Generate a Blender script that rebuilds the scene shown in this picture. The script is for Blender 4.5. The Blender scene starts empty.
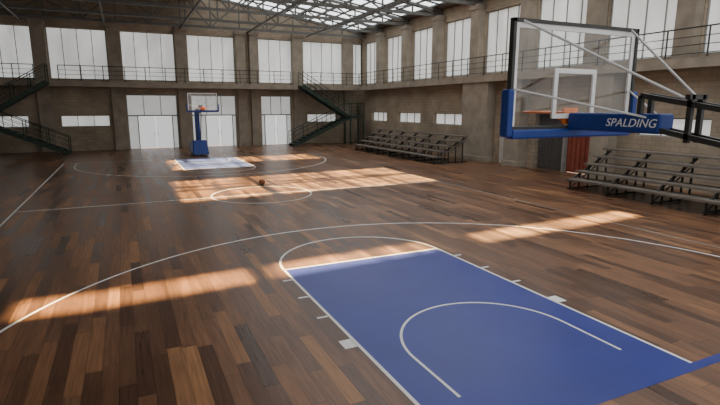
import bpy, math, random
from mathutils import Vector
random.seed(4)
S=bpy.context.scene; COL=S.collection
# ------------------------------------------------------------ materials
def newmat(name):
    m=bpy.data.materials.new(name); m.use_nodes=True
    nt=m.node_tree; b=nt.nodes['Principled BSDF']; return m,nt,b
def N(nt,t,**kw):
    n=nt.nodes.new(t)
    for k,v in kw.items(): setattr(n,k,v)
    return n
def mat(name,col,rough=.6,metal=0.,var=.15,scale=3.,emit=0.,bump=0.,spec=.4,stretch=None,brick=False):
    m,nt,b=newmat(name)
    no=N(nt,'ShaderNodeTexNoise')
    no.inputs['Scale'].default_value=scale; no.inputs['Detail'].default_value=6
    geo=N(nt,'ShaderNodeNewGeometry'); src=geo.outputs['Position']
    if stretch:
        mp=N(nt,'ShaderNodeMapping'); mp.inputs['Scale'].default_value=stretch; nt.links.new(src,mp.inputs[0]); src=mp.outputs[0]
    nt.links.new(src,no.inputs['Vector'])
    r=N(nt,'ShaderNodeValToRGB')
    r.color_ramp.elements[0].position=.3; r.color_ramp.elements[1].position=.7
    r.color_ramp.elements[0].color=[max(0,c*(1-var)) for c in col]+[1]
    r.color_ramp.elements[1].color=[min(1,c*(1+var)) for c in col]+[1]
    nt.links.new(no.outputs['Fac'],r.inputs['Fac'])
    outc=r.outputs['Color']; height=no.outputs['Fac']
    if brick:
        sp=N(nt,'ShaderNodeSeparateXYZ'); nt.links.new(geo.outputs['Position'],sp.inputs[0])
        ad=N(nt,'ShaderNodeMath',operation='ADD'); nt.links.new(sp.outputs['X'],ad.inputs[0]); nt.links.new(sp.outputs['Y'],ad.inputs[1])
        cb=N(nt,'ShaderNodeCombineXYZ'); nt.links.new(ad.outputs[0],cb.inputs[0]); nt.links.new(sp.outputs['Z'],cb.inputs[1])
        bk=N(nt,'ShaderNodeTexBrick'); bk.inputs['Scale'].default_value=1.; bk.inputs['Brick Width'].default_value=.4; bk.inputs['Row Height'].default_value=.2; bk.inputs['Mortar Size'].default_value=.012
        bk.inputs['Color1'].default_value=(1.08,1.06,1.04,1); bk.inputs['Color2'].default_value=(.88,.88,.88,1); bk.inputs['Mortar'].default_value=(.76,.76,.76,1)
        nt.links.new(cb.outputs[0],bk.inputs['Vector'])
        mx=N(nt,'ShaderNodeMix',data_type='RGBA',blend_type='MULTIPLY'); mx.inputs[0].default_value=1.
        nt.links.new(outc,mx.inputs[6]); nt.links.new(bk.outputs['Color'],mx.inputs[7]); outc=mx.outputs[2]
    nt.links.new(outc,b.inputs['Base Color'])
    b.inputs['Roughness'].default_value=rough; b.inputs['Metallic'].default_value=metal
    b.inputs['Specular IOR Level'].default_value=spec
    if emit:
        nt.links.new(outc,b.inputs['Emission Color']); b.inputs['Emission Strength'].default_value=emit
    if bump:
        bp=N(nt,'ShaderNodeBump'); bp.inputs['Strength'].default_value=bump
        nt.links.new(height,bp.inputs['Height']); nt.links.new(bp.outputs['Normal'],b.inputs['Normal'])
    return m
def wood_floor():
    m,nt,b=newmat('plank_floor')
    L=nt.links.new
    geo=N(nt,'ShaderNodeNewGeometry'); sp=N(nt,'ShaderNodeSeparateXYZ'); L(geo.outputs['Position'],sp.inputs[0])
    def M(op,a,bb=None,c=None):
        n=N(nt,'ShaderNodeMath',operation=op)
        for i,v in enumerate((a,bb,c)):
            if v is None: continue
            if hasattr(v,'links'): L(v,n.inputs[i])
            else: n.inputs[i].default_value=v
        return n.outputs[0]
    W=.185; LEN=1.75
    xs=M('DIVIDE',sp.outputs['X'],W); ix=M('FLOOR',xs); fx=M('FRACT',xs)
    wn=N(nt,'ShaderNodeTexWhiteNoise',noise_dimensions='1D'); L(ix,wn.inputs['W'])
    ys=M('ADD',M('DIVIDE',sp.outputs['Y'],LEN),M('MULTIPLY',wn.outputs['Value'],7.3)); iy=M('FLOOR',ys); fy=M('FRACT',ys)
    cb=N(nt,'ShaderNodeCombineXYZ'); L(ix,cb.inputs[0]); L(iy,cb.inputs[1])
    w2=N(nt,'ShaderNodeTexWhiteNoise',noise_dimensions='3D'); L(cb.outputs[0],w2.inputs['Vector'])
    r=N(nt,'ShaderNodeValToRGB'); e=r.color_ramp.elements
    e[0].position=0; e[0].color=(.072,.036,.022,1); e[1].position=1; e[1].color=(.30,.146,.064,1)
    for p,c in ((.3,(.118,.057,.032,1)),(.65,(.165,.079,.041,1)),(.9,(.225,.108,.051,1))):
        x=e.new(p); x.color=c
    L(w2.outputs['Value'],r.inputs['Fac'])
    # grain
    cg=N(nt,'ShaderNodeCombineXYZ'); L(M('MULTIPLY',sp.outputs['X'],28.),cg.inputs[0]); L(M('ADD',M('MULTIPLY',sp.outputs['Y'],1.6),M('MULTIPLY',w2.outputs['Value'],40.)),cg.inputs[1])
    g=N(nt,'ShaderNodeTexNoise'); g.inputs['Scale'].default_value=1.; g.inputs['Detail'].default_value=5; L(cg.outputs[0],g.inputs['Vector'])
    gr=N(nt,'ShaderNodeMapRange'); L(g.outputs['Fac'],gr.inputs[0]); gr.inputs[1].default_value=.25; gr.inputs[2].default_value=.75; gr.inputs[3].default_value=.62; gr.inputs[4].default_value=1.35
    big=N(nt,'ShaderNodeTexNoise'); big.inputs['Scale'].default_value=.5; big.inputs['Detail'].default_value=1; L(geo.outputs['Position'],big.inputs['Vector'])
    br=N(nt,'ShaderNodeMapRange'); L(big.outputs['Fac'],br.inputs[0]); br.inputs[1].default_value=.3; br.inputs[2].default_value=.7; br.inputs[3].default_value=.88; br.inputs[4].default_value=1.12
    gap=M('MAXIMUM',M('LESS_THAN',fx,.03),M('LESS_THAN',fy,.005))
    k=M('MULTIPLY',M('MULTIPLY',gr.outputs[0],br.outputs[0]),M('SUBTRACT',1.,M('MULTIPLY',gap,.65)))
    vm=N(nt,'ShaderNodeVectorMath',operation='SCALE'); L(r.outputs['Color'],vm.inputs[0]); L(k,vm.inputs['Scale'])
    L(vm.outputs[0],b.inputs['Base Color'])
    rr=N(nt,'ShaderNodeMapRange'); L(w2.outputs['Value'],rr.inputs[0]); rr.inputs[1].default_value=0; rr.inputs[2].default_value=1; rr.inputs[3].default_value=.27; rr.inputs[4].default_value=.38
    L(rr.outputs[0],b.inputs['Roughness']); b.inputs['Specular IOR Level'].default_value=.42
    bp=N(nt,'ShaderNodeBump'); bp.inputs['Strength'].default_value=.06; bp.inputs['Distance'].default_value=.01
    L(g.outputs['Fac'],bp.inputs['Height']); L(bp.outputs['Normal'],b.inputs['Normal'])
    return m
M_FLOOR=wood_floor()
M_WALL=mat('masonry_wall',(.325,.268,.197),.9,var=.22,scale=.7,bump=.1,brick=True)
M_COLUMN=mat('concrete_column',(.28,.24,.188),.85,var=.2,scale=1.5,bump=.1)
M_ROOF=mat('dark_roof_sheet',(.19,.18,.16),.8,var=.2,scale=.8)
M_STEEL=mat('dark_steel',(.05,.05,.047),.5,.4,var=.2,scale=4)
M_TRUSS=mat('grey_truss_steel',(.11,.108,.10),.5,.3,var=.2,scale=3)
M_GREEN=mat('green_black_steel',(.03,.05,.038),.5,.3,var=.2)
M_FROST=mat('frosted_glass',(.78,.785,.76),.5,var=.18,scale=.9,emit=.6,stretch=(1.6,1.6,.5))
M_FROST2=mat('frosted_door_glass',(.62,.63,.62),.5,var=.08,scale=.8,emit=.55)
M_WHITE=mat('glowing_white_door',(.85,.86,.87),.5,var=.03,emit=.7)  # door leaves glow on their own, brightness put in as emission
M_SKY=mat('skylight_glass',(.85,.88,.9),.4,var=.08,scale=.5,emit=2.9)
M_FRAME=mat('window_frame_grey',(.33,.33,.31),.6,var=.1)
M_LINE=mat('white_court_paint',(.78,.78,.76),.5,var=.06,scale=5)
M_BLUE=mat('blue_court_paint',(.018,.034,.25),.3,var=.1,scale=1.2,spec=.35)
M_BLUE_GLARE=mat('glare_blue_court_paint',(.075,.115,.36),.28,var=.1,scale=1.2,spec=.5)  # court blue paled, sun glare on the far key is in the colour
M_PAD=mat('blue_padding',(.010,.040,.22),.5,var=.08)
M_ORANGE=mat('orange_rim',(.85,.2,.03),.45,var=.05)
M_BALL=mat('basketball_leather',(.15,.055,.03),.6,var=.15,scale=20)
M_SEAT=mat('bleacher_board',(.15,.13,.11),.5,var=.25,scale=2)
M_RED=mat('red_door_paint',(.26,.065,.04),.6,var=.15)
M_GRILLE=mat('grey_grille_steel',(.14,.13,.12),.6,.2,var=.15)
M_GREYWHITE=mat('pale_grey_paint',(.6,.6,.58),.6,var=.05)
M_TEXT=mat('white_lettering',(.8,.8,.8),.5,var=.02)
def glass_mat():
    m,nt,b=newmat('clear_board_glass'); nt.nodes.remove(b)
    out=nt.nodes['Material Output']; t=N(nt,'ShaderNodeBsdfTransparent'); g=N(nt,'ShaderNodeBsdfGlossy'); g.inputs['Roughness'].default_value=.03
    t.inputs['Color'].default_value=(.96,.97,.97,1)
    mx=N(nt,'ShaderNodeMixShader'); mx.inputs[0].default_value=.04
    nt.links.new(t.outputs[0],mx.inputs[1]); nt.links.new(g.outputs[0],mx.inputs[2]); nt.links.new(mx.outputs[0],out.inputs['Surface']); return m
M_GLASS=glass_mat()
# ------------------------------------------------------------ mesh builder
class MB:
    def __init__(s): s.v=[]; s.f=[]
    def hexa(s,p):
        n=len(s.v); s.v+=[tuple(q) for q in p]
        for f in ((0,3,2,1),(4,5,6,7),(0,1,5,4),(1,2,6,5),(2,3,7,6),(3,0,4,7)): s.f.append(tuple(n+i for i in f))
        return s
    def box(s,x0,x1,y0,y1,z0,z1):
        return s.hexa([(x0,y0,z0),(x1,y0,z0),(x1,y1,z0),(x0,y1,z0),(x0,y0,z1),(x1,y0,z1),(x1,y1,z1),(x0,y1,z1)])
    def beam(s,a,b,w,h=None):
        h=h or w; a=Vector(a); b=Vector(b); d=(b-a).normalized()
        up=Vector((0,0,1)) if abs(d.z)<.95 else Vector((0,1,0))
        r=d.cross(up).normalized()*w/2; u=r.cross(d).normalized()*h/2
        return s.hexa([a-r-u,a+r-u,b+r-u,b-r-u,a-r+u,a+r+u,b+r+u,b-r+u])
    def cyl(s,a,b,r,n=12,r2=None):
        r2=r if r2 is None else r2
        a=Vector(a); b=Vector(b); d=(b-a).normalized(); up=Vector((0,0,1)) if abs(d.z)<.9 else Vector((0,1,0))
        x=d.cross(up).normalized(); y=x.cross(d); k=len(s.v)
        for i in range(n):
            t=2*math.pi*i/n; s.v.append(tuple(a+(x*math.cos(t)+y*math.sin(t))*r))
        for i in range(n):
            t=2*math.pi*i/n; s.v.append(tuple(b+(x*math.cos(t)+y*math.sin(t))*r2))
        for i in range(n): j=(i+1)%n; s.f.append((k+i,k+j,k+n+j,k+n+i))
        s.f.append(tuple(k+i for i in range(n))[::-1]); s.f.append(tuple(k+n+i for i in range(n))); return s
    def torus(s,c,R,r,n=32,m=8):
        k=len(s.v)
        for i in range(n):
            t=2*math.pi*i/n
            for j in range(m):
                p=2*math.pi*j/m; q=R+r*math.cos(p); s.v.append((c[0]+q*math.cos(t),c[1]+q*math.sin(t),c[2]+r*math.sin(p)))
        for i in range(n):
            for j in range(m):
                i2=(i+1)%n;j2=(j+1)%m; s.f.append((k+i*m+j,k+i2*m+j,k+i2*m+j2,k+i*m+j2))
        return s
    def strip(s,pts,w,z0,z1):
        # ribbon along 2-D polyline
        k=len(s.v); n=len(pts)
        for i,(x,y) in enumerate(pts):
            a=Vector(pts[max(0,i-1)]); b=Vector(pts[min(n-1,i+1)]); d=(b-a).normalized(); nn=Vector((-d.y,d.x))*w/2
            for sg in (-1,1):
                for z in (z0,z1): s.v.append((x+nn.x*sg,y+nn.y*sg,z))
        for i in range(n-1):
            a=k+4*i;b=a+4
            s.f+= [(a+1,a+3,b+3,b+1),(a,b,b+2,a+2),(a,a+1,b+1,b),(a+2,b+2,b+3,a+3)]
        s.f+=[(k,k+2,k+3,k+1),(k+4*n-4,k+4*n-3,k+4*n-1,k+4*n-2)]
        return s
def fixn(me):
    import bmesh
    bm=bmesh.new(); bm.from_mesh(me); bmesh.ops.recalc_face_normals(bm,faces=bm.faces); bm.to_mesh(me); bm.free()
def obj(name,mb,m,origin=(0,0,0),parent=None,bevel=0,smooth=False,label=None,cat=None,kind=None,group=None):
    me=bpy.data.meshes.new(name); o=Vector(origin)
    me.from_pydata([tuple(Vector(v)-o) for v in mb.v],[],mb.f); me.update(); fixn(me)
    if smooth:
        for p in me.polygons: p.use_smooth=True
    me.materials.append(m); ob=bpy.data.objects.new(name,me); COL.objects.link(ob)
    if parent:
        ob.parent=parent; ob.location=o-PORG[parent.name]
    else: ob.location=o
    PORG[ob.name]=o
    if bevel:
        b=ob.modifiers.new('Bevel','BEVEL'); b.width=bevel; b.segments=2; b.limit_method='ANGLE'
    tag(ob,label,cat,kind,group); return ob
PORG={}
def tag(ob,label=None,cat=None,kind=None,group=None):
    if label: ob['label']=label
    if cat: ob['category']=cat
    if kind: ob['kind']=kind
    if group: ob['group']=group
def empty(name,origin,label=None,cat=None,kind=None,group=None):
    e=bpy.data.objects.new(name,None); COL.objects.link(e); e.location=origin; e.empty_display_size=.3; PORG[e.name]=Vector(origin)
    tag(e,label,cat,kind,group); return e
def clone(root,newloc,rotz=0.,label=None):
    r=root.copy(); COL.objects.link(r); r.location=newloc; r.rotation_euler=(0,0,rotz)
    def rec(a,b):
        for c in list(a.children):
            k=c.copy(); COL.objects.link(k); k.parent=b; rec(c,k)
    rec(root,r)
    if label: r['label']=label
    return r
# ------------------------------------------------------------ dimensions
XW=15.2; YB=38.0; ZB=4.8; CL=28.45; CW=7.52
WT=8.45; EAVE=9.3; RIDGE=11.6
def roofz(x): return RIDGE-(RIDGE-EAVE)*abs(x)/15.6
# ------------------------------------------------------------ floor
fl=obj('floor',MB().box(-15.6,15.6,-9,38.3,-.2,0),M_FLOOR,label='brown hardwood plank sports floor',kind='structure')
K=1.76; D=5.58; LW=.046
def arc(cx,cy,r,a0,a1,n=64): return [(cx+r*math.cos(math.radians(a0+(a1-a0)*i/n)),cy+r*math.sin(math.radians(a0+(a1-a0)*i/n))) for i in range(n+1)]
def end_marks(fy,paint,plabel):
    # fy maps local court y -> world y
    Y=fy
    k=MB(); y0,y1=sorted((Y(0),Y(D))); k.box(-K,K,y0,y1,.0005,.002)
    obj('painted_key',k,paint,(0,y0,0),fl,label=plabel)
    m=MB(); z0,z1=.002,.004
    for sx in (-1,1): m.strip([(sx*K,Y(0)),(sx*K,Y(D))],LW,z0,z1)
    m.strip([(-K-LW/2,Y(D)),(K+LW/2,Y(D))],LW,z0,z1)
    m.strip([(x,Y(y)) for x,y in arc(0,D,K,0,180)],LW,.0005,.0035)
    obj('lane_line',m,M_LINE,(0,Y(D),0),fl)
    m=MB(); m.strip([(-1.27,Y(.6)),(-1.27,Y(1.55))],LW*.8,z0,z1+.0005)
    m.strip([(x,Y(y)) for x,y in arc(0,1.55,1.27,180,0,40)],LW*.8,z0,z1); m.strip([(1.27,Y(1.55)),(1.27,Y(.6))],LW*.8,z0,z1+.0005)
    obj('restricted_area_line',m,M_LINE,(0,Y(1.5),0),fl)
    m=MB()
    for sx in (-1,1):
        a=sx*(K+.03); 
        for yc,w in ((2.25,.24),(3.2,.05),(4.08,.05),(4.98,.05)):
            m.box(min(a,a+sx*.17),max(a,a+sx*.17),min(Y(yc-w/2),Y(yc+w/2)),max(Y(yc-w/2),Y(yc+w/2)),.0005,.0035)
    obj('lane_block_mark',m,M_LINE,(0,Y(3),0),fl)
    R3=6.86; cx=0.
    pts=[(-R3,Y(0))]+[(cx+x,Y(y)) for x,y in arc(0,1.6,R3,180,0,96)]+[(R3,Y(0))]
    obj('three_point_line',MB().strip(pts,LW,.0005,.003),M_LINE,(0,Y(1.6),0),fl)
end_marks(lambda y:y,M_BLUE,'deep blue painted free throw lane'); end_marks(lambda y:CL-y,M_BLUE_GLARE,'blue painted free throw lane with sun glare in its colour')
m=MB().strip(arc(0,CL/2,1.77,0,360,72),LW,.0005,.003); obj('center_circle_line',m,M_LINE,(0,CL/2,0),fl)
obj('halfway_line',MB().strip([(-CW,CL/2),(CW,CL/2)],LW,.0005,.0028),M_LINE,(0,CL/2,0),fl)
m=MB()
m.strip([(-CW,-.03),(-CW,CL)],LW,.0005,.0028)
m.strip([(-CW,CL+.03),(CW,CL+.03)],LW,.0005,.0028)
obj('boundary_line',m,M_LINE,(0,CL/2,0),fl)
M_LINE2=mat('worn_court_paint',(.38,.34,.30),.5,var=.15,scale=3)
obj('side_line',MB().strip([(CW,-.03),(CW,CL)],.035,.0005,.0028),M_LINE2,(CW,CL/2,0),fl,label='worn faint side line')
obj('baseline_stripe',MB().box(-CW,CW+2,-.13,0,.0005,.0027),M_BLUE,(0,-.06,0),fl,label='blue painted baseline stripe')
# ------------------------------------------------------------ walls
def holes_grid(us,vs,holes):
    """return rectangles covering us x vs minus holes"""
    U=sorted(set([us[0],us[1]]+[h[0] for h in holes]+[h[1] for h in holes])); V=sorted(set([vs[0],vs[1]]+[h[2] for h in holes]+[h[3] for h in holes]))
    out=[]
    for i in range(len(U)-1):
        run=None
        for j in range(len(V)-1):
            uc=(U[i]+U[i+1])/2; vc=(V[j]+V[j+1])/2
            inh=any(h[0]<uc<h[1] and h[2]<vc<h[3] for h in holes)
            if not inh:
                run=(V[j] if run is None else run[0],V[j+1]) 
            if (inh or j==len(V)-2) and run: out.append((U[i],U[i+1],run[0],run[1])); run=None
    return out
BCOLS=[-13.65,-9.1,-4.55,0,4.4,5.45,9.1,13.65]
win_back=[(-13.2,-10.2,1.7,2.5),(-8.3,-5.2,1.7,2.5),(9.9,12.6,1.8,2.5)]
door_back=[(-4.05,-.5,0,4.0),(.5,3.95,0,4.0),(5.95,8.55,0,4.0)]
up_back=[(-13.2,-9.55),(-8.65,-5.0),(-4.1,-.45),(.45,4.0),(5.85,8.7),(9.5,13.25),(14.05,15.1)]
up_back.insert(0,(-15.1,-14.05))
wb=MB()
for r in holes_grid((-15.6,15.6),(0,ZB),[(a,b,c,d) for a,b,c,d in win_back+door_back]): wb.box(r[0],r[1],37.6,38.2,r[2],r[3])
for r in holes_grid((-15.6,15.6),(ZB,EAVE),[(a,b,5.0,WT) for a,b in up_back]): wb.box(r[0],r[1],37.75,38.2,r[2],r[3])
wb.hexa([(-15.6,37.75,EAVE-.02),(-15.6,38.2,EAVE-.02),(-15.6,38.2,EAVE),(-15.6,37.75,EAVE),(0,37.75,EAVE-.02),(0,38.2,EAVE-.02),(0,38.2,RIDGE),(0,37.75,RIDGE)])
wb.hexa([(15.6,37.75,EAVE-.02),(15.6,38.2,EAVE-.02),(15.6,38.2,EAVE),(15.6,37.75,EAVE),(0,37.75,EAVE-.02),(0,38.2,EAVE-.02),(0,38.2,RIDGE),(0,37.75,RIDGE)])
obj('wall_back',wb,M_WALL,(0,38,0),label='tan masonry end wall of the gym',kind='structure')
RC=[-7.6,-3.4,.75,4.9,9.0,13.1,17.3,21.4,25.5,29.6,33.7]
up_right=[(RC[i]+.38,RC[i+1]-.38) for i in range(len(RC)-1)]+[(34.1,37.2)]
win_right=[(32.1,34.8),(27.1,30.3),(22.2,25.4),(7.6,10.5),(1.5,5.)]
HR=[(a,b,1.95,2.68) for a,b in win_right]+[(12.5,16.1,0,2.75),(18.1,18.85,0,2.1)]
wr=MB()
for r in holes_grid((-9,38.2),(0,ZB),HR): wr.box(14.6,15.6,r[0],r[1],r[2],r[3])
for r in holes_grid((-9,38.2),(ZB,EAVE),[(a,b,5.0,WT) for a,b in up_right]): wr.box(15.1,15.6,r[0],r[1],r[2],r[3])
obj('wall_right',wr,M_WALL,(15.1,14,0),label='tan masonry long side wall',kind='structure')
wl=MB().box(-15.6,-14.6,-9,38.2,0,ZB)
for r in holes_grid((-9,38.2),(ZB,EAVE),[(a,b,5.0,WT) for a,b in up_right]): wl.box(-15.6,-15.1,r[0],r[1],r[2],r[3])
obj('wall_left',wl,M_WALL,(-15.1,14,0),label='tan masonry long side wall',kind='structure')
# windows
WN=[0]
def window(axis,p,a,b,z0,z1,nv,nh,depth=.06,frost=M_FROST,hb=.05):
    WN[0]+=1
    def P(mb,u0,u1,d0,d1,za,zb):
        if axis=='y': mb.box(u0,u1,p+d0,p+d1,za,zb)
        else: mb.box(p+min(d0,d1),p+max(d0,d1),u0,u1,za,zb)
    c=((a+b)/2,p,z0) if axis=='y' else (p,(a+b)/2,z0)
    s=1 if axis=='y' else (1 if p>0 else -1)
    pane=MB(); P(pane,a,b,s*.02,s*.05,z0,z1) if s>0 else P(pane,a,b,-.02,-.05,z0,z1)
    e=empty('window_%d'%WN[0],c,'frosted white window with thin grey mullions',None,'structure')
    obj('pane',pane,frost,c,e)
    fr=MB(); d0,d1=(-s*.04,s*.02)
    P(fr,a,a+hb,d0,d1,z0,z1); P(fr,b-hb,b,d0,d1,z0,z1); P(fr,a+hb,b-hb,d0,d1,z0,z0+hb); P(fr,a+hb,b-hb,d0,d1,z1-hb,z1)
    for i in range(1,nv):
        u=a+(b-a)*i/nv; P(fr,u-.02,u+.02,d0,d1,z0+hb,z1-hb)
    for j in range(1,nh):
        z=z0+(z1-z0)*j/nh; P(fr,a+hb,b-hb,d0*.8,d1,z-.018,z+.018)
    obj('mullion_frame',fr,M_FRAME,c,e)
for a,b in up_back: window('y',37.95,a,b,5.0,WT,max(2,round((b-a)/.9)),1)
for a,b,c,d in win_back: window('y',37.85,a,b,c,d,3,1)
for a,b in up_right:
    window('x',15.3,a,b,5.0,WT,4,1); window('x',-15.3,a,b,5.0,WT,4,1)
for a,b in win_right: window('x',14.8,a,b,1.95,2.68,3,1)
# doors in the end wall
def bigdoor(n,a,b,h,da,db):
    c=((a+b)/2,37.85,0)
    e=empty('door_%d'%n,c,'glazed entrance with white double doors',None,'structure')
    t=MB(); t.box(a,b,37.93,37.97,2.45,h); 
    if da-a>.1: t.box(a,da-.06,37.93,37.97,0,2.45)
    if b-db>.1: t.box(db+.06,b,37.93,37.97,0,2.45)
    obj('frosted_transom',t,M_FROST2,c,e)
    f=MB(); f.box(a,b,37.85,37.93,2.4,2.5); f.box(a,a+.07,37.85,37.93,0,h); f.box(b-.07,b,37.85,37.93,0,h); f.box(a+.07,b-.07,37.85,37.93,h-.08,h)
    f.box(da-.07,da,37.85,37.97,0,2.4); f.box(db,db+.07,37.85,37.97,0,2.4)
    for i in range(1,3):
        x=a+(b-a)*i/3; f.box(x-.025,x+.025,37.87,37.93,2.5,h-.08)
    obj('door_frame',f,M_FRAME,c,e)
    mid=(da+db)/2
    for x0,x1,hx in ((da,mid-.015,mid-.12),(mid+.015,db,mid+.12)):
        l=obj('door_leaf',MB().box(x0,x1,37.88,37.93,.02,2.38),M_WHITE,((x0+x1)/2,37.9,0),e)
        obj('handle',MB().cyl((hx,37.82,.95),(hx,37.82,1.25),.015).cyl((hx,37.82,.98),(hx,37.89,.98),.012).cyl((hx,37.82,1.22),(hx,37.89,1.22),.012),M_STEEL,(hx,37.82,.95),l)
bigdoor(1,-4.05,-.5,4.0,-3.3,-.95)
bigdoor(2,.5,3.95,4.0,1.6,3.6)
bigdoor(3,5.95,8.55,4.0,6.3,8.1)
# side wall: grille + red door, and pale door
e=empty('door_4',(14.8,14.3,0),'muted red door beside a grey metal grille',None,'structure')
g=MB().box(14.95,14.98,14.25,16.1,0,2.75)
for i in range(12): y=14.3+i*.155; g.box(14.86,14.9,y,y+.03,0,2.75)
for i in range(9): z=.15+i*.3; g.box(14.84,14.87,14.25,16.1,z,z+.03)
obj('metal_grille',g,M_GRILLE,(14.9,15.1,0),e)
g=MB().box(14.9,14.97,12.55,14.2,.02,2.68)
for i in range(6): y=12.6+i*.27; g.box(14.86,14.9,y,y+.2,.1,2.6)
obj('red_panel',g,M_RED,(14.9,13.4,0),e)
f=MB().box(14.62,14.98,14.2,14.25,0,2.75).box(14.62,14.98,12.5,12.55,0,2.75); obj('door_frame',f,M_FRAME,(14.8,14.2,0),e)
e=empty('door_5',(14.8,18.5,0),'narrow pale grey side door',None,'structure')
l=obj('door_leaf',MB().box(14.7,14.76,18.14,18.81,.02,2.06),M_GREYWHITE,(14.7,18.5,0),e)
obj('handle',MB().cyl((14.64,18.25,1.),(14.64,18.4,1.),.015).cyl((14.64,18.27,1.),(14.71,18.27,1.),.012),M_STEEL,(14.64,18.3,1),l)
# columns
for x in BCOLS:
    w=.42 if x not in (4.4,5.45) else .36
    mb=MB().box(x-w,x+w,37.3,37.75,0,8.9).box(x-w-.04,x+w+.04,37.26,37.75,0,.35).box(x-w-.05,x+w+.05,37.24,37.75,8.6,8.9)
    obj('column',mb,M_COLUMN,(x,37.5,0),label='square brownish concrete column against the end wall',cat='column',group='end wall columns',bevel=.02)
for y in RC:
    for sx in (1,-1):
        a,b=sorted((sx*14.6,sx*15.1))
        mb=MB().box(a,b,y-.36,y+.36,ZB,8.9).box(min(a,a-sx*.05),max(b,b-.0),y-.4,y+.4,8.6,8.9)
        obj('upper_column',mb,M_COLUMN,(sx*14.85,y,ZB),label='square brownish concrete column on the side gallery',cat='column',group='side gallery columns',bevel=.02)
obj('pier',MB().box(14.0,14.59,19.2,21.5,0,4.45).box(13.95,14.59,19.15,21.55,0,.3),M_COLUMN,(14.3,20.3,0),label='wide concrete pier supporting the side gallery',cat='pier',bevel=.02)
obj('pier',MB().box(14.0,14.59,16.6,17.7,0,4.45).box(13.95,14.59,16.55,17.75,0,.3),M_COLUMN,(14.3,17.2,0),label='concrete pier beside the metal grille door',cat='pier',bevel=.02)
obj('pier',MB().box(14.0,14.59,11.3,12.2,0,4.45).box(13.95,14.59,11.25,12.25,0,.3),M_COLUMN,(14.3,11.7,0),label='concrete pier beside the red door',cat='pier',bevel=.02)
# ------------------------------------------------------------ galleries
def railing(mb,a,b,z,n,h=1.02):
    a=Vector(a);b=Vector(b)
    for i in range(n+1):
        p=a.lerp(b,i/n); mb.cyl((p.x,p.y,z),(p.x,p.y,z+h),.028,6)
    for k in (.14,.42,.7,1.0):
        mb.cyl((a.x,a.y,z+h*k),(b.x,b.y,z+h*k),.028 if k==1. else .016,6)
g=empty('gallery',(0,36.6,4.45),'concrete gallery with dark steel railing along the end wall','balcony')
mb=MB().box(-14.1,14.1,36.0,37.24,4.45,ZB)
xs=[-14.1]+[v for x in BCOLS for v in ((x-.5,x+.5) if x not in (4.4,5.45) else ((x-.42,x+.42)))]+[14.1]
for i in range(0,len(xs),2):
    if xs[i+1]-xs[i]>.1: mb.box(xs[i],xs[i+1],37.24,37.6,4.45,ZB)
obj('slab',mb,M_COLUMN,(0,36.6,4.45),g)
mb=MB(); railing(mb,(-8.0,36.06,0),(8.0,36.06,0),ZB,12); railing(mb,(-14.0,36.06,0),(-9.4,36.06,0),ZB,4); railing(mb,(9.4,36.06,0),(14.0,36.06,0),ZB,4)
obj('railing',mb,M_STEEL,(0,36.06,ZB),g)
for sx in (1,-1):
    g=empty('gallery',(sx*14.3,14,4.45),'concrete gallery with dark steel railing along the side wall','balcony')
    a,b=sorted((sx*13.9,sx*14.6)); obj('slab',MB().box(a,b,-8.8,35.98,4.45,ZB),M_COLUMN,(sx*14.3,14,4.45),g)
    mb=MB(); railing(mb,(sx*13.96,-8.7,0),(sx*13.96,35.9,0),ZB,30); obj('railing',mb,M_STEEL,(sx*13.96,14,ZB),g)
# ------------------------------------------------------------ staircases
def staircase(sx):
    y0,y1=34.75,35.95
    e=empty('staircase',(sx*9.8,35.3,0),'dark green steel switchback staircase with handrails up to the gallery','staircase',group='gallery staircases')
    xm=12.6; zm=2.35; xt=8.6; xb=7.7
    def flight(xa,za,xb_,zb_,n):
        for y in (y0,y1-.06):
            m=MB(); a=(sx*xa,y+.03,za-.12); b=(sx*xb_,y+.03,zb_-.12)
            m.beam(a,b,.06,.26); obj('stringer',m,M_GREEN,a,e)
        for i in range(n):
            t=(i+.5)/n; x=sx*(xa+(xb_-xa)*t); z=za+(zb_-za)*t
            obj('tread',MB().box(x-.14,x+.14,y0+.06,y1-.06,z-.04,z),M_GREEN,(x,35.3,z),e)
        for y in (y0+.03,y1-.03):
            m=MB()
            for i in range(5):
                t=i/4; x=sx*(xa+(xb_-xa)*t); z=za+(zb_-za)*t; m.cyl((x,y,z-.1),(x,y,z+1.),.025,6)
            for h in (.35,.68,1.): m.cyl((sx*xa,y,za+h),(sx*xb_,y,zb_+h),.028 if h==1. else .016,6)
            obj('handrail',m,M_GREEN,(sx*xa,y,za),e)
    flight(xm,zm,xb,0.14,13); flight(xt,ZB,xm,zm,13)
    m=MB(); a,b=sorted((sx*xm,sx*(xm+1.3))); m.box(a,b,y0,y1,zm-.18,zm); 
    for x in (a+.05,b-.05):
        for y in (y0+.05,y1-.05): m.box(x-.05,x+.05,y-.05,y+.05,0,zm-.18)
    obj('landing',m,M_GREEN,((a+b)/2,35.3,0),e)
    m=MB(); xo=sx*(xm+1.27); railing(m,(xo,y0+.03,0),(xo,y1-.03,0),zm,2); railing(m,(sx*xm,y1-.03,0),(xo,y1-.03,0),zm,2); railing(m,(sx*xm,y0+.03,0),(xo,y0+.03,0),zm,2)
    obj('landing_rail',m,M_GREEN,(xo,35.3,zm),e)
staircase(-1); staircase(1)
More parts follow.
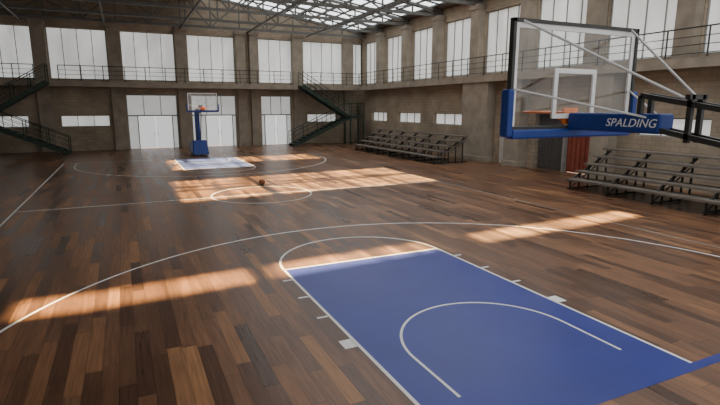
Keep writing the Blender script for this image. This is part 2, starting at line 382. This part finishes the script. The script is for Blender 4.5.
# ------------------------------------------------------------ roof
SX=14.4
clear=[(-1.5,13.2,10.6,11.4),(2.2,11.9,19.2,24.2),(2.6,6.4,28.2,33.2),(6.4,10.8,30.2,33.2)]  # made-up roof openings, laid out to place the sun patches on the floor
bars=[ [-1.5,-1.1,2.45,2.9,6.3,7.7],[5.1,5.4,8.3,8.6],[],[7.5,7.8] ]  # added solid strips across the openings, break the sun patches into segments
def slope(mb,x0,x1,y0,y1,t0,t1):
    mb.hexa([(x0,y0,roofz(x0)+t0),(x1,y0,roofz(x1)+t0),(x1,y1,roofz(x1)+t0),(x0,y1,roofz(x0)+t0),(x0,y0,roofz(x0)+t1),(x1,y0,roofz(x1)+t1),(x1,y1,roofz(x1)+t1),(x0,y1,roofz(x0)+t1)])
ce=MB()
for a,b,hs in ((-15.6,0,[(-1.5,0,10.6,11.4)]),(0,15.6,[(1.5,SX,12.,37.6),(0,1.5,10.6,11.4),(1.5,12.6,-6,9.5),(1.5,13.2,10.6,11.4)])):
    for r in holes_grid((a,b),(-9,38.2),hs): slope(ce,r[0],r[1],r[2],r[3],0,.15)
obj('ceiling',ce,M_ROOF,(0,14,9.3),label='dark corrugated pitched roof',kind='structure')
sk=MB()
for r in holes_grid((1.5,SX),(12.,37.6),clear[1:]): slope(sk,r[0],r[1],r[2],r[3],.06,.08)
slope(sk,1.5,12.6,-6,9.5,.06,.08)
obj('window_80',sk,M_SKY,(7,24,10),label='pale translucent roof skylight glazing',kind='structure')
bm=MB()
for x in [1.5+i*1.075 for i in range(13)]: slope(bm,x-.04,x+.04,12,37.6,-.06,.05); 
y=12.
while y<37.7:
    slope(bm,1.5,SX,y-.035,y+.035,-.05,.05); y+=1.6
obj('trim_1',bm,M_STEEL,(7,24,10),label='dark steel skylight glazing bars',kind='structure')
bm=MB()
for (x0,x1,ya,yb),bb in zip(clear,bars):
    for i in range(0,len(bb),2): slope(bm,bb[i],bb[i+1],ya-.1,yb+.1,.05,.09)
obj('trim_2',bm,M_ROOF,(7,20,10),label='added dark roof strips that split the sun patches',kind='structure')
for k,yt in enumerate([.75,9.0,17.3,21.4,25.5,29.6,33.7,36.9]):
    m=MB(); zc=8.95
    m.beam((-15.05,yt,zc),(15.05,yt,zc),.16,.17)
    for sx in (-1,1): m.beam((sx*15.05,yt,roofz(15)-.18),(0,yt,roofz(0)-.18),.14,.16)
    n=14; pts=[-15+30*i/n for i in range(n+1)]
    for i,x in enumerate(pts[1:-1]):
        m.beam((x,yt,zc),(x,yt,roofz(x)-.2),.09)
    for i in range(n):
        xa,xb=pts[i],pts[i+1]
        if i%2==0: m.beam((xa,yt,zc),(xb,yt,roofz(xb)-.2),.08)
        else: m.beam((xa,yt,roofz(xa)-.2),(xb,yt,zc),.08)
    obj('roof_truss',m,M_TRUSS,(0,yt,zc),label='dark grey steel lattice roof truss spanning the hall',cat='truss',group='roof trusses')
for x in (-12.5,-10,-7.5,-5,-2.5,2.5,5,7.5,10,12.5):
    obj('purlin',MB().beam((x,-8.5,roofz(x)-.1),(x,37.7,roofz(x)-.1),.09,.11),M_TRUSS,(x,14,roofz(x)-.1),label='dark steel purlin running under the roof',cat='beam',group='roof purlins')
for x in (-10,-5,0,5,10):
    obj('tie_beam',MB().beam((x,-8.5,8.81),(x,37.7,8.81),.10,.11),M_TRUSS,(x,14,8.81),label='dark steel tie beam below the trusses',cat='beam',group='roof tie beams')
# ------------------------------------------------------------ bleachers
def bleacher(y0,y1,label):
    e=empty('bleacher',(11.8,(y0+y1)/2,0),label,'bleachers',group='spectator bleachers')
    n=5; x0=10.75; dx=.47; h0=.36; dh=.27
    for i in range(n):
        x=x0+i*dx; z=h0+i*dh
        obj('seat_board',MB().box(x,x+.34,y0,y1,z,z+.07),M_SEAT,(x+.15,(y0+y1)/2,z),e)
        if i>0: obj('foot_board',MB().box(x-.34,x+.3,y0+.02,y1-.02,z-.27,z-.21),M_SEAT,(x-.06,(y0+y1)/2,z-.25),e)
    nf=max(2,round((y1-y0)/1.8))
    for k in range(nf+1):
        y=y0+.12+(y1-y0-.24)*k/nf; m=MB()
        m.beam((x0+.05,y,.05),(x0+n*dx,y,.05),.05,.06); m.beam((x0+.1,y,h0-.06),(x0+n*dx-.12,y,h0+(n-1)*dh-.04),.05,.07)
        for i in range(n):
            x=x0+i*dx+.15; m.beam((x,y,.0),(x,y,h0+i*dh),.05)
        m.beam((x0+.15,y,.06),(x0+(n-1)*dx+.15,y,h0+(n-2)*dh),.03)
        obj('support_frame',m,M_STEEL,(11.8,y,0),e)
bleacher(19.5,30.,'five-tier dark wooden bleacher by the gallery pier')
bleacher(-1.5,10.4,'five-tier dark wooden bleacher by the side wall')
# ------------------------------------------------------------ hoops (local: baseline centre, +y into court)
H=empty('basketball_hoop',(0,0,0),'portable hoop with glass board and blue padding, at the key','basketball hoop',group='basketball hoops')
BW=.885; BZ=2.87; BT=3.94; BY=.53
board=obj('backboard',MB().box(-BW+.03,BW-.03,BY-.008,BY+.008,BZ+.03,BT-.03),M_GLASS,(0,BY,BZ),H,label='clear glass backboard')
f=MB().box(-BW,BW,BY-.03,BY+.03,BT-.035,BT).box(-BW,BW,BY-.03,BY+.03,BZ,BZ+.035).box(-BW,-BW+.035,BY-.03,BY+.03,BZ,BT).box(BW-.035,BW,BY-.03,BY+.03,BZ,BT)
obj('board_frame',f,M_STEEL,(0,BY,BZ),board)
w=MB()
for x0,x1,z0,z1 in ((-BW+.035,BW-.035,BT-.085,BT-.035),(-BW+.035,-BW+.085,BZ+.03,BT-.085),(BW-.085,BW-.035,BZ+.03,BT-.085),
    (-.3,.3,BZ+.57,BZ+.62),(-.3,-.25,BZ+.16,BZ+.57),(.25,.3,BZ+.16,BZ+.57),(-.3,.3,BZ+.11,BZ+.16)):
    w.box(x0,x1,BY-.012,BY+.012,z0,z1)
obj('target_square',w,M_LINE,(0,BY,BZ),board,label='white painted border and target square')
for sx in (-1,1):
    a,b=sorted((sx*(BW-.03),sx*(BW+.045)))
    obj('corner_pad',MB().box(a,b,BY-.06,BY+.06,BZ-.07,BZ+.4),M_PAD,(sx*BW,BY,BZ),board,bevel=.02)
obj('bottom_pad',MB().box(-BW+.03,BW-.03,BY-.06,BY+.06,BZ-.09,BZ+.005),M_PAD,(0,BY,BZ),board,bevel=.02)
rz=3.04; RY=BY+.4
rim=obj('rim',MB().torus((0,RY,rz),.228,.012,40,8),M_ORANGE,(0,RY,rz),H,smooth=True,label='orange steel rim')
obj('rim_bracket',MB().box(-.1,.1,BY+.02,BY+.05,rz-.12,rz+.05).box(-.07,.07,BY+.05,RY-.2,rz-.02,rz+.005).beam((-.06,BY+.04,rz-.1),(-.1,RY-.18,rz-.01),.015).beam((.06,BY+.04,rz-.1),(.1,RY-.18,rz-.01),.015),M_ORANGE,(0,BY,rz),rim)
pad=obj('boom_padding',MB().box(-.1,.1,-.52,BY-.03,2.86,3.04),M_PAD,(0,0,2.95),H,bevel=.025,label='blue padded boom sleeve with white lettering')
cu=bpy.data.curves.new('tmp','FONT'); cu.body='SPALDING'; cu.size=.108; cu.shear=.25; cu.align_x='CENTER'; cu.align_y='CENTER'; cu.extrude=.002; cu.space_character=1.04
to=bpy.data.objects.new('tmp',cu); COL.objects.link(to); bpy.context.view_layer.update()
tm=bpy.data.meshes.new_from_object(to.evaluated_get(bpy.context.evaluated_depsgraph_get())); bpy.data.objects.remove(to)
tm.materials.clear(); tm.materials.append(M_TEXT)
for sx in (-1,1):
    t=bpy.data.objects.new('lettering',tm); COL.objects.link(t); t.parent=pad
    t.location=(sx*.1025,-.23,0.); t.rotation_euler=(math.pi/2,0,-math.pi/2 if sx<0 else math.pi/2)
arm=MB()
for z in (2.93,3.2): 
    for x in (-.07,.07): arm.beam((x,-.3,z),(x,-2.3,z-.35),.04,.045)
arm.beam((-.07,-.75,2.8),(-.07,-.75,3.2),.04).beam((.07,-.75,2.8),(.07,-.75,3.2),.04).beam((-.12,-.75,3.18),(.12,-.75,3.18),.04)
arm.beam((-.07,-.3,2.93),(-.07,-.3,3.2),.04).beam((.07,-.3,2.93),(.07,-.3,3.2),.04)
obj('boom_arm',arm,M_STEEL,(0,-1.2,3),H)
st=MB()
for sx in (-1,1): st.cyl((sx*(BW-.12),BY-.02,BT-.02),(sx*.08,-.72,3.16),.012,8).cyl((sx*(BW-.05),BY-.02,BZ+.4),(sx*.08,-.4,3.0),.010,8)
obj('brace_rod',st,M_GREYWHITE,(0,0,3.5),H)
tw=MB().box(-.14,.14,-2.5,-2.2,.5,2.95); obj('upright_padding',tw,M_PAD,(0,-2.35,.5),H,bevel=.03)
tw=MB().beam((-.1,-2.1,.6),(-.1,-1.1,2.75),.05).beam((.1,-2.1,.6),(.1,-1.1,2.75),.05); obj('support_strut',tw,M_STEEL,(0,-1.6,1.7),H)
tw=MB().hexa([(-.5,-3.3,.1),(.5,-3.3,.1),(.5,-1.25,.1),(-.5,-1.25,.1),(-.5,-3.3,.8),(.5,-3.3,.8),(.42,-1.7,1.0),(-.42,-1.7,1.0)]); base=obj('base_padding',tw,M_PAD,(0,-2.2,.1),H,bevel=.05)
for sx in (-1,1):
    for y in (-3.,-1.5): obj('caster_wheel',MB().cyl((sx*.38-.03,y,.06),(sx*.38+.03,y,.06),.06,14),M_STEEL,(sx*.38,y,.06),H)
clone(H,(0,CL,0),math.pi,'portable hoop with blue padded base by the entrance wall')
# ------------------------------------------------------------ ball
import bmesh
bmh=bmesh.new(); bmesh.ops.create_uvsphere(bmh,u_segments=32,v_segments=20,radius=.12); me=bpy.data.meshes.new('basketball'); bmh.to_mesh(me); bmh.free()
for p in me.polygons: p.use_smooth=True
me.materials.append(M_BALL); ball=bpy.data.objects.new('basketball',me); COL.objects.link(ball); ball.location=(.52,16.3,.124); PORG[ball.name]=Vector(ball.location)
tag(ball,'dark orange-brown leather basketball lying on the court','ball')
seam=MB().torus((.52,16.3,.124),.119,.0035,32,6); s1=obj('seam',seam,M_STEEL,(.52,16.3,.124),ball)
s2=s1.copy(); COL.objects.link(s2); s2.rotation_euler=(math.pi/2,0,0)
s3=s1.copy(); COL.objects.link(s3); s3.rotation_euler=(math.pi/2,0,math.pi/2)
# ------------------------------------------------------------ light
w=bpy.data.worlds.new('World'); S.world=w; w.use_nodes=True
bg=w.node_tree.nodes['Background']; bg.inputs[0].default_value=(.98,.98,.98,1); bg.inputs[1].default_value=1.4
sl=bpy.data.lights.new('sun','SUN'); sl.energy=42; sl.angle=math.radians(1.7); sl.color=(1,.70,.31)
so=bpy.data.objects.new('sun',sl); COL.objects.link(so); so.location=(10,30,20)
so.rotation_euler=Vector((-4.5,-5.0,-10.4)).to_track_quat('-Z','Y').to_euler()
cam=bpy.data.cameras.new('camera'); cam.lens=25.0; cam.sensor_width=36; cam.clip_end=200
co=bpy.data.objects.new('camera',cam); COL.objects.link(co); co.location=(-4.345,-3.415,3.10); co.rotation_euler=(math.radians(90-10.84),0,math.radians(-25.06)); S.camera=co
